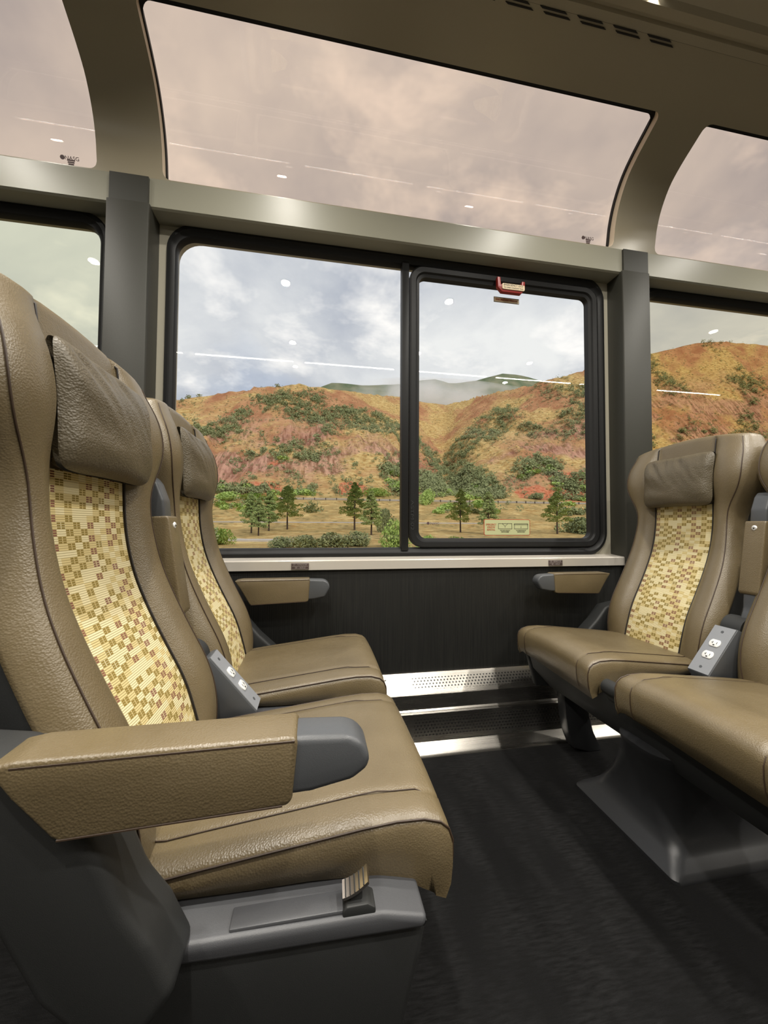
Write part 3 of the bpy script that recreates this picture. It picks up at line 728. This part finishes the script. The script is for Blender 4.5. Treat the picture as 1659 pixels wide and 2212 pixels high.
m.prism([(.866, 1.215), (.868, 1.165), (.890, 1.142), (.992, 1.142), (1.012, 1.165), (1.013, 1.205), (.997, 1.205), (.994, 1.180), (.885, 1.180), (.882, 1.215)], 1.712, 1.732, 'y', bev=.002)
m.build('pull_handle', M_RED, r, angle=40)
m = MB(o); m.prism(rrect(.890, 1.008, 1.155, 1.183, .006, 4), 1.708, 1.7125, 'y'); m.build('plate', M_STICK, r, smooth=False)
text('lettering', 'EMERGENCY EXIT', .014, M_TXT, (.949, 1.7078, 1.1755), ROT_WALL, r, .104, org=o); text('lettering', 'TO OPEN WINDOW PULL', .009, M_TXT, (.949, 1.7078, 1.1625), ROT_WALL, r, .104, org=o)
tag(r, 'red emergency handle hanging on the top frame of the window', 'emergency handle')
r = empty('exit_label', (.926, 1.764, 1.13)); o = r.location
x0, x1, z0, z1 = .872, 1.008, 1.120, 1.146
m = MB(o); m.box(x0, x1, 1.7635, 1.7655, z0, z1); m.build('sticker', M_STICK, r, smooth=False)
for a in ((x0, x1, z0, z0+.0018), (x0, x1, z1-.0018, z1), (x0, x0+.0018, z0, z1), (x1-.0018, x1, z0, z1)):
    m = MB(o); m.box(a[0], a[1], 1.7627, 1.7636, a[2], a[3]); m.build('border', M_TXT, r, smooth=False)
text('lettering', 'EMERGENCY EXIT WINDOW', .012, M_TXTR, ((x0+x1)/2, 1.7630, (z0+z1)/2), ROT_WALL, r, .118, org=o)
tag(r, 'narrow tan sticker on the pane just under the red handle', 'sticker')
r = empty('removal_label', (.94, 1.764, -.05)); o = r.location
x0, x1, z0, z1 = .815, 1.060, -.050, .030
m = MB(o); m.prism(rrect(x0, x1, z0, z1, .008, 4), 1.7635, 1.7655, 'y'); m.build('border', M_TXTR, r, smooth=False, label='thin red border')
m = MB(o); m.prism(rrect(x0+.003, x1-.003, z0+.003, z1-.003, .006, 4), 1.7628, 1.7636, 'y'); m.build('sticker', M_STICK2, r, smooth=False)
for i, s in enumerate(('EMERGENCY', 'WINDOW', 'REMOVAL')): text('lettering', s, .014, M_TXTR, (.852, 1.7624, .003-.0125*i), ROT_WALL, r, (.054, .042, .042)[i], org=o)
def frame_line(x0, x1, z0, z1, t=.0016):
    m = MB(o)
    for a in ((x0, x1, z0, z0+t), (x0, x1, z1-t, z1), (x0, x0+t, z0, z1), (x1-t, x1, z0, z1)): m.box(a[0], a[1], 1.7620, 1.7629, a[2], a[3])
    return m
m = frame_line(.890, .963, -.018, .010); m.tube([(.912, 1.7625, .008), (.926, 1.7625, -.004), (.940, 1.7625, .008)], .0008); m.tube([(.926, 1.7625, -.004), (.926, 1.7625, -.012)], .0008); m.build('pictogram', M_TXT, r)
m = frame_line(.975, 1.048, -.018, .010); m.box(.972, 1.051, 1.762, 1.7629, .003, .0045); m.box(1.0105, 1.0125, 1.762, 1.7629, -.013, -.005); m.build('pictogram', M_TXT, r)
for xx, s1, s2 in ((.926, 'PULL RED HANDLE', 'REMOVE RUBBER'), (1.0115, 'PULL WINDOW FROM TOP', 'REMOVE PANE')):
    text('lettering', s1, .0065, M_TXT, (xx, 1.7624, -.0255), ROT_WALL, r, .052, org=o); text('lettering', s2, .0065, M_TXT, (xx, 1.7624, -.0325), ROT_WALL, r, .040, org=o)
tag(r, 'pale green sticker with two pictograms low on the right pane', 'sticker')
# scratched casting mark on the mullion
mm = text('casting_mark', 'ASTM 02', .020, M_SHELL, (.4465, 1.7335, .045), Euler((PI/2, PI/2, 0)).to_matrix(), None, .14, org=(0, 0, 0))
mm.parent = bpy.data.objects['window_3']; mm.matrix_parent_inverse = Matrix.Translation(-bpy.data.objects['window_3'].location)
# little screw knob on the heater cover
m = MB((.655, 1.574, -.895)); m.disc((.655, 1.574, -.895), .006, (0, -1, 0), .006, 14); m.disc((.655, 1.568, -.893), .0045, (0, -1, 0), .003, 14, .002); q = m.build('screw_knob', M_CHROME); tag(q, 'tiny metal screw knob on the steel heater cover', 'screw')
# ------------------------------------------------------------------ outside: valley, hills, trees
def fr(x, y, z=0, o=4):                      # fractal noise about 0
    return noise.fractal(Vector((x, y, z)), 1.0, 2.1, o)
GY = [30, 60, 80, 100, 118, 124, 128, 150, 172, 184, 200]
GE = [-.13, -.0585, -.036, -.019, -.007, .003, .005, .031, .060, .0645, .080]
RT = [-1.6, -.9, -.50, -.342, -.314, -.271, -.229, -.185, -.141, -.096, -.038, .021, .081, .15, .225, .279, .348, .401, .484, .554, .627, .686, .796, .90, 1.006, 1.085, 1.171, 1.277, 1.349, 1.458, 1.8, 2.6]
RE = [.24, .27, .285, .298, .306, .314, .324, .334, .345, .352, .360, .354, .350, .345, .345, .336, .330, .345, .372, .390, .410, .431, .466, .50, .530, .552, .576, .596, .595, .593, .62, .66]
RY = [330, 320, 320, 330, 330, 330, 335, 335, 340, 345, 350, 355, 370, 400, 440, 470, 470, 450, 400, 370, 350, 340, 330, 325, 320, 320, 320, 320, 320, 320, 320, 330]
def ground(x, y):
    t = x/y; yr = lerp(t, RT, RY); er = lerp(t, RT, RE)
    if y <= 200:
        e = lerp(y, GY, GE); z = y*e
        k = min(1, max(0, (y-60)/60)); 
        if y > 186: z += (y-186)/14*0
        return z+fr(x*.03, y*.03)*.5*min(1, abs(y-126)/12)*min(1, abs(y-181)/12)
    k = (y-200)/(yr-200)
    if k <= 1:
        g = k**.82; e = .080+(er-.080)*g
        z = y*e
        # gullies running down the slope, flattened at the foot and the crest
        am = math.sin(PI*min(1, max(0, k)))**.7
        z += am*(fr(x*.018, y*.007, 3)*11+abs(fr(x*.05, y*.02, 8))*8-3)+fr(x*.12, y*.12, 5)*2.2*min(1, k*4)
        rv = math.exp(-((t-.30-.10*(1-k))/.055)**2)*am*16; z -= rv
        rg = math.exp(-((t-.17)/.06)**2)*math.exp(-((k-.25)/.18)**2)*9; z += rg
        # fluted cliffs in the middle of the slope
        cl = math.exp(-((t-.22)/.16)**2)*math.exp(-((k-.33)/.16)**2)
        z += cl*abs(noise.noise(Vector((x*.22, y*.04, 1))))*7
        return z
    return yr*er-(y-yr)*.35+fr(x*.03, y*.03)*2
m = MB(); txs = []
t = -1.6
while t < 2.5: txs.append(t); t += .0085 if -.4 < t < 1.6 else .03
ys = [30, 40, 50]+[56+i*2 for i in range(74)]+[204+i*2.2 for i in range(125)]+[490, 510, 540]
gid = [[m.vert((t*y, y, ground(t*y, y))) for t in txs] for y in ys]
for a, b in zip(gid, gid[1:]):
    for i in range(len(txs)-1): m.face((a[i], a[i+1], b[i+1], b[i]))
def f_ground(n, b):
    co = obj_co(n); s = n.sep(co)
    g1 = n.noise(co, .020, 6, .6, .4); g2 = n.noise(co, .09, 5, .65, .3); g3 = n.noise(co, .55, 4, .7); st = n.noise(n.scale(co, (.45, .10, .05)), 1.0, 4, .6)
    g4 = n.noise(n.scale(co, (.25, .25, 1.1)), 1.0, 5, .7)
    grass = n.mix(n.mapr(g4, .38, .62), (.42, .25, .085), (.72, .54, .24))
    soil = n.mix(n.mapr(g2, .35, .65), (.37, .165, .085), (.56, .31, .16))
    rock = n.mix(n.mapr(st, .38, .60), (.20, .085, .06), (.60, .34, .25))
    c = n.mix(n.mapr(g1, .42, .54), soil, grass)
    hz = n.mapr(s[1], 196, 215)
    cf = n.mix(n.mapr(g2, .40, .62), grass, (.40, .29, .12)); c = n.mix(hz, cf, c)
    # rock bands on the lower slope
    rb = n.math('MULTIPLY', n.math('MULTIPLY', n.mapr(s[1], 204, 222), n.mapr(s[1], 300, 262)), n.mapr(n.noise(co, .028, 5, .6), .44, .56))
    c = n.mix(n.math('MULTIPLY', rb, .85), c, rock)
    def patch(x, y, z, r, col, c, k=1):
        v = n.new('ShaderNodeVectorMath', operation='DISTANCE'); n.put(v.inputs[0], co); v.inputs[1].default_value = (x, y, z)
        d = n.math('ADD', v.outputs['Value'], n.math('MULTIPLY', n.math('SUBTRACT', g2, .5), r*1.1))
        return n.mix(n.mapr(d, r, r*.82, 0, k), c, col)
    red = n.mix(n.mapr(g3, .40, .60), (.50, .13, .065), (.66, .27, .15))
    for p in ((160, 205, 20, 26), (126, 202, 16, 12), (-28, 200, 15, 13), (20, 203, 16, 10), (50, 212, 20, 12), (-22, 235, 32, 7)): c = patch(*p, red, c, .9)
    dark = n.math('MULTIPLY', n.mapr(n.voro(co, .36), .36, .16), n.mapr(g2, .38, .52)); c = n.mix(n.math('MULTIPLY', dark, .75), c, (.12, .115, .045))
    n.put(b.inputs['Base Color'], c); n.put(b.inputs['Normal'], n.bump(n.math('ADD', g3, st), .9, .9))
M_GND = mat('dry_grass_and_red_rock', rough=.95, spec=.1, fn=f_ground)
gobj = m.build('ground', M_GND, angle=80); gobj['kind'] = 'structure'
# unseen dark slope, added to block sky light from the opposite windows
m = MB(); m.loft([[(x, -y, z+2*fr(x*.05, y*.05, 3)) for x in range(-160, 170, 6)] for y, z in ((4.5, -5.5), (8, -5), (12, 2), (20, 16), (34, 34), (60, 58))], close=False)
M_SKYBLOCK = mat('sky_blocker_dark', rough=1, spec=0, fn=lambda n, b: n.put(b.inputs['Base Color'], n.mix(n.mapr(n.noise(obj_co(n), .4, 5, .6), .4, .6), (.035, .05, .02), (.12, .09, .05))))
struct(m.build('sky_blocking_slope', M_SKYBLOCK, angle=80))
# far mountains
m = MB(); FT = [-1.2, -.4, -.10, .021, .045, .117, .217, .275, .321, .368, .442, .484, .519, .569, .634, .686, .8, 1.2, 2.4]
FE = [.22, .24, .30, .360, .370, .368, .378, .392, .398, .391, .404, .419, .429, .430, .418, .411, .40, .42, .45]
for a in range(1):
    tl = [-1.2+i*.02 for i in range(181)]
    rows = [[(t*y, y, y*(lerp(t, FT, FE)*(f)+.01*fr(t*14, f*4, 2)*(1 if f < 1 else .3))) for t in tl] for y, f in ((700, .30), (780, .55), (850, .80), (920, .92), (980, 1.0), (1060, .86))]
    m.loft(rows, close=False)
def f_far(n, b):
    co = obj_co(n); n.put(b.inputs['Base Color'], n.mix(n.mapr(n.noise(co, .03, 5, .6), .35, .65), (.13, .17, .10), (.26, .26, .17)))
M_FAR = mat('distant_forest', rough=1, spec=0, fn=f_far)
struct(m.build('distant_mountains', M_FAR, angle=80))
# drifting mist between the near ridge and the mountains
def volume(name, pts, dens, nscale, col=(.95, .97, 1), lo=.42, hi=.7):
    mt = bpy.data.materials.new(name); mt.use_nodes = True; t = mt.node_tree; n = N(t); t.nodes.remove(t.nodes['Principled BSDF'])
    v = n.new('ShaderNodeVolumeScatter'); v.inputs['Color'].default_value = (*col, 1); v.inputs['Anisotropy'].default_value = -.35
    if nscale: n.put(v.inputs['Density'], n.math('MULTIPLY', n.mapr(n.noise(n.scale(obj_co(n), (nscale, nscale, nscale*1.6)), 1.0, 3, .6), lo, hi), dens))
    else: v.inputs['Density'].default_value = dens
    t.links.new(v.outputs[0], t.nodes['Material Output'].inputs['Volume'])
    m = MB(); bm = bmesh.new(); bmesh.ops.create_icosphere(bm, subdivisions=3, radius=1)
    c, s = pts
    m.bm(bm, lambda p: (c[0]+p.x*s[0], c[1]+p.y*s[1], c[2]+p.z*s[2])); return m.build(name, mt)
o = volume('mist', ((200, 545, 178), (200, 60, 36)), .035, .014); tag(o, 'thin white mist drifting in front of the distant mountains', 'mist', kind='stuff')

# roads and guard rail
M_ROAD = mat('pale_asphalt', (.50, .46, .42), .9); M_POST = mat('dark_post', (.06, .045, .035), .8); M_RAIL = mat('galvanised_rail', (.50, .47, .43), .5, metal=.3)
for y, w, x0, x1, lab in ((126, 1.2, -60, 70, 'thin pale road strip crossing the dry meadow'), (181, 3.0, -90, 200, 'upper road running along the foot of the hill'), (76, 4.2, -40, -4, 'pale road end showing low at the left of the window')):
    m = MB(); st = 3
    n_ = int((x1-x0)/st)
    m.loft([[(x0+i*st, y-w/2, ground(x0+i*st, y)+.25), (x0+i*st, y+w/2, ground(x0+i*st, y)+.32), (x0+i*st, y+w/2, ground(x0+i*st, y)-.3), (x0+i*st, y-w/2, ground(x0+i*st, y)-.5)] for i in range(n_+1)])
    q = m.build('road', M_ROAD); q['kind'] = 'structure'
gr = empty('guard_rail', (60, 178.5, ground(60, 178.5))); go = gr.location
m = MB(go); m.loft([[(x, 178.5+d, ground(x, 178.5)+h) for d, h in ((0, .55), (.08, .62), (0, .75), (.08, .88), (0, .95), (.15, .95), (.15, .55))] for x in range(-62, 172, 4)]); m.build('rail', M_RAIL, gr)
for x in range(-60, 170, 5):
    m = MB(go); z = ground(x, 178.2); m.box(x-.16, x+.16, 178.0, 178.4, z-.4, z+1.15, .02); m.build('post', M_POST, gr)
tag(gr, 'guard rail with dark posts along the road at the foot of the hill', 'guard rail')

def leaf_mat(name, c1, c2, c3):
    def f(n, b):
        co = obj_co(n); g = n.noise(co, 1.3, 3, .6); oi = n.new('ShaderNodeObjectInfo').outputs['Random']
        c = n.mix(n.mapr(g, .35, .65), c1, c2); n.put(b.inputs['Base Color'], n.mix(n.math('MULTIPLY', oi, .5), c, (*c3,)))
    return mat(name, rough=.8, spec=.2, fn=f)
M_PINE = leaf_mat('pine_needles', (.22, .30, .10), (.42, .50, .18), (.34, .38, .13))
M_OAK = leaf_mat('scrub_leaves', (.18, .22, .10), (.34, .37, .18), (.26, .27, .12))
M_LUSH = leaf_mat('fresh_leaves', (.28, .42, .10), (.48, .62, .20), (.42, .52, .14))
M_BARK = mat('bark', (.07, .045, .032), .9)
def leaves(m, c, rad, n, sz, rnd, flat=1.0):
    for _ in range(n):
        while True:
            p = Vector((rnd.uniform(-1, 1), rnd.uniform(-1, 1), rnd.uniform(-1, 1)))
            if p.length <= 1: break
        p = p.normalized()*(p.length**.4)
        q = Vector((c[0]+p.x*rad[0], c[1]+p.y*rad[1], c[2]+p.z*rad[2]))
        a = Vector((rnd.uniform(-1, 1), rnd.uniform(-1, 1), rnd.uniform(-1, 1)*flat)).normalized(); b = a.orthogonal().normalized(); s = sz*rnd.uniform(.6, 1.3)
        m.face([m.vert(q-a*s), m.vert(q+b*s*.7), m.vert(q+a*s), m.vert(q-b*s*.7)])
def fast_build(m, name, mt, parent=None):
    me = bpy.data.meshes.new(name); me.from_pydata([tuple(v) for v in m.v], [], m.f); me.materials.append(mt)
    o = bpy.data.objects.new(name, me); COL.objects.link(o)
    if parent: o.parent = parent
    return o
def make_pine(seed, width=.30, bare=.28, dens=1.0):
    rnd = random.Random(seed); r = empty('pine_tree', (0, 0, 0))
    m = MB(); m.tube([(0, 0, -.05), (.006, 0, .35), (0, .004, .7), (0, 0, .97)], [.022, .016, .010, .003], 7); m.build('trunk', M_BARK, r)
    m = MB(); k = 0
    n = 34
    for i in range(n):
        t = i/(n-1); z = bare+(1-bare)*t; w = width*(1-t)**.75*(.55+.45*min(1, t*6+.3))+.015
        for j in range(3):
            a = rnd.uniform(0, 2*PI); q = rnd.uniform(.35, 1)
            c = (math.cos(a)*w*q, math.sin(a)*w*q, z+rnd.uniform(-.02, .02))
            leaves(m, c, (.075*(1.1-t*.6), .075*(1.1-t*.6), .028), int(52*dens), .017, rnd, .5)
    fast_build(m, 'foliage', M_PINE, r); return r
pines = [make_pine(1, .33, .30), make_pine(2, .27, .26), make_pine(3, .42, .33)]
# (tangent, distance, height, variant, description)
PT = [(-.154, 96, 9.6, 0, 'leftmost of three close pines behind the second seat back'), (-.137, 89, 8.2, 1, 'front pine of the close trio in the left pane'), (-.112, 104, 10.3, 1, 'slim pine at the back of the close trio in the left pane'),
      (-.067, 110, 12.0, 2, 'broad bright pine to the right of the pine trio'), (.103, 108, 13.0, 0, 'tall dark pine near the middle of the left pane'), (.147, 88, 10.0, 1, 'slim pine just right of the tall one in the left pane'),
      (.394, 100, 11.6, 0, 'left pine behind the right pane'), (.475, 92, 10.6, 1, 'middle pine above the pale green sticker'), (.687, 95, 11.5, 2, 'right pine beside the leafy tree in the right pane')]
used = set()
for tx, y, h, v, lab in PT:
    o = pines[v] if v not in used else copy_tree(pines[v]); used.add(v)
    o.location = (tx*y, y, ground(tx*y, y)-.1); o.scale = (h, h, h); o.rotation_euler.z = tx*40
    tag(o, lab, 'pine tree', 'pines on the meadow')
def make_bush(seed, mt, nblob=6, n=60, sz=.085, name='shrub', stem=True):
    rnd = random.Random(seed); r = empty(name, (0, 0, 0)); m = MB()
    for i in range(nblob):
        a = rnd.uniform(0, 2*PI); q = rnd.uniform(.1, .62) if i else 0; s = rnd.uniform(.30, .5)
        leaves(m, (math.cos(a)*q, math.sin(a)*q, s*.75+rnd.uniform(0, .28)*(1-q)), (s, s, s*.8), n, sz, rnd)
    fast_build(m, 'foliage', mt, r)
    if stem:
        m = MB(); m.tube([(0, 0, -.3), (.02, 0, .2), (.1, .05, .6)], [.05, .04, .02], 6); m.tube([(0, 0, 0), (-.15, .05, .5)], [.04, .015], 6); m.build('stem', M_BARK, r)
    return r
bigb = [make_bush(11, M_LUSH, 12, 170, .055, 'leafy_bush'), make_bush(12, M_OAK, 12, 170, .055, 'leafy_bush'), make_bush(13, M_LUSH, 14, 170, .05, 'leafy_bush')]
BT = [(-.30, 62, 4.6, 5.5, 1, 'leafy tree at the left edge beside the second seat back'), (-.235, 66, 3.2, 3.6, 0, 'bush low at the left beside the second seat back'),
      (-.085, 58, 2.6, 2.4, 1, 'low bush at the bottom of the left pane, leftmost'), (-.02, 58, 2.9, 2.7, 1, 'low bush at the bottom of the left pane, second from left'), (.045, 59, 3.3, 3.2, 1, 'low bush at the bottom of the left pane under the tall pine'),
      (.105, 60, 3.3, 3.4, 1, 'low bush at the bottom of the left pane, right of the middle'), (.215, 58, 3.0, 6.0, 2, 'bright willow-like tree against the window mullion'), (.185, 100, 3.5, 9.0, 1, 'darker leafy tree behind the bright one at the mullion'),
      (.30, 57, 2.3, 2.8, 0, 'bush at the lower left corner of the right pane'), (.375, 58, 2.6, 2.7, 0, 'low bush at the foot of the left pine in the right pane'), (.45, 57, 2.4, 2.0, 0, 'low bush just left of the pale green sticker'),
      (-.21, 172, 8, 4.5, 0, 'bright bush row by the upper road, at the seat back'), (-.145, 173, 8, 4.2, 2, 'bright bush by the upper road behind the pine trio'), (.16, 195, 8, 6, 2, 'bright bush above the road right of the tall pine'), (.62, 196, 6, 5, 1, 'dark bush at the edge of the red earth patch'), (.24, 205, 9, 8, 0, 'large bright bush above the road beside the mullion'),
      (.755, 98, 6.5, 6.6, 1, 'round leafy tree right of the right pine'), (.30, 170, 5.5, 9.0, 0, 'leafy tree against the foot of the red slope beside the mullion')]
usedb = set()
for tx, y, r_, h, v, lab in BT:
    o = bigb[v] if v not in usedb else copy_tree(bigb[v]); usedb.add(v)
    o.location = (tx*y, y, ground(tx*y, y)-.15*h); o.scale = (r_, r_, h); o.rotation_euler.z = tx*60
    tag(o, lab, 'bush' if h < 4 else 'tree', 'bushes and leafy trees on the meadow')
# hillside shrubs: the nearest 290 each on its own, the others as one mass
rnd = random.Random(5); sites = []
for _ in range(60000):
    t = rnd.uniform(-.42, 1.62); y = rnd.uniform(150, 350); yr = lerp(t, RT, RY)
    k = (y-200)/(yr-200)
    if k > 1.0: continue
    if 172 < y < 190: continue
    if k < -.05 and rnd.random() > .10: continue
    d = noise.fractal(Vector((t*7, k*4.2, 2.2)), 1, 2, 4)+.55*math.exp(-((k-.62)/.2)**2)*(1 if t < .5 else .5)+.8*math.exp(-((t-.33-.10*(1-k))/.08)**2)*.6+(.12 if k > .96 else 0)
    if t < .25 and .25 < k < .5: d -= .10
    if d < -.18+rnd.random()*.75: continue
    lush = k < .35 and (noise.noise(Vector((t*9, k*5, 9))) > -.05)
    s = (rnd.uniform(1.5, 3.6) if d > .3 else rnd.uniform(.7, 2.0))*(1.25 if k < .3 else 1)*(.75 if k > .9 else 1)
    sites.append((t*y, y, s, lush, k))
    if len(sites) > 8000: break
sites.sort(key=lambda a: a[1]/a[2])
sh = [make_bush(20+i, M_LUSH if i == 2 else M_OAK, 6, 46, .12, 'hillside_shrub', stem=False) for i in range(3)]
for r_ in sh:       # small shrubs read as one crown, so the crown itself is the thing
    pass
us = set(); near = sites[:290]
for x, y, s, lush, k in near:
    v = 2 if lush else rnd.choice((0, 1)); src = [c for c in bpy.data.objects if c.parent == sh[v]][0] if ('m', v) not in us else us_m[v]
    if ('m', v) not in us:
        us.add(('m', v)); us_m = globals().get('us_m', {}); us_m[v] = src
        o = src; o.parent = None; o.name = 'hillside_shrub'; bpy.data.objects.remove(sh[v])
    else:
        o = us_m[v].copy(); COL.objects.link(o)
    o.location = (x, y, ground(x, y)-.2*s); o.scale = (s*rnd.uniform(.85, 1.3), s, s*rnd.uniform(.75, 1.15)); o.rotation_euler.z = rnd.uniform(0, 6)
    tt = x/y
    wh = 'behind the left seats' if tt < -.10 else 'left side of left pane' if tt < .06 else 'right side of left pane' if tt < .235 else 'left side of right pane' if tt < .48 else 'right side of right pane' if tt < .83 else 'past the right pillar'
    ht = 'at the foot' if k < .08 else 'low' if k < .25 else 'midway up' if k < .6 else 'high up'
    tag(o, '%s shrub %s on hillside, %s' % ('bright green' if v == 2 else 'dark green', ht, wh), 'shrub', '%s shrubs %s %s' % ('bright' if v == 2 else 'dark', ht, wh))
m = MB()
for x, y, s, lush, k in sites[290:]:
    z = ground(x, y); q = s*rnd.uniform(.8, 1.2)
    for j in range(2 if q > 1.6 else 1):
        c = (x+rnd.uniform(-.5, .5)*q*j, y+rnd.uniform(-.4, .4)*q, z+.35*q+.2*q*j)
        leaves(m, c, (.6*q, .6*q, .5*q), 18, .19*q, rnd)
o = fast_build(m, 'distant_scrub', M_OAK); tag(o, 'mass of small dark shrubs covering the upper hillside', 'scrub', kind='stuff')
for v in list(bpy.data.objects):
    if v.type == 'EMPTY' and v.name.startswith('hillside_shrub') and not v.children: bpy.data.objects.remove(v)
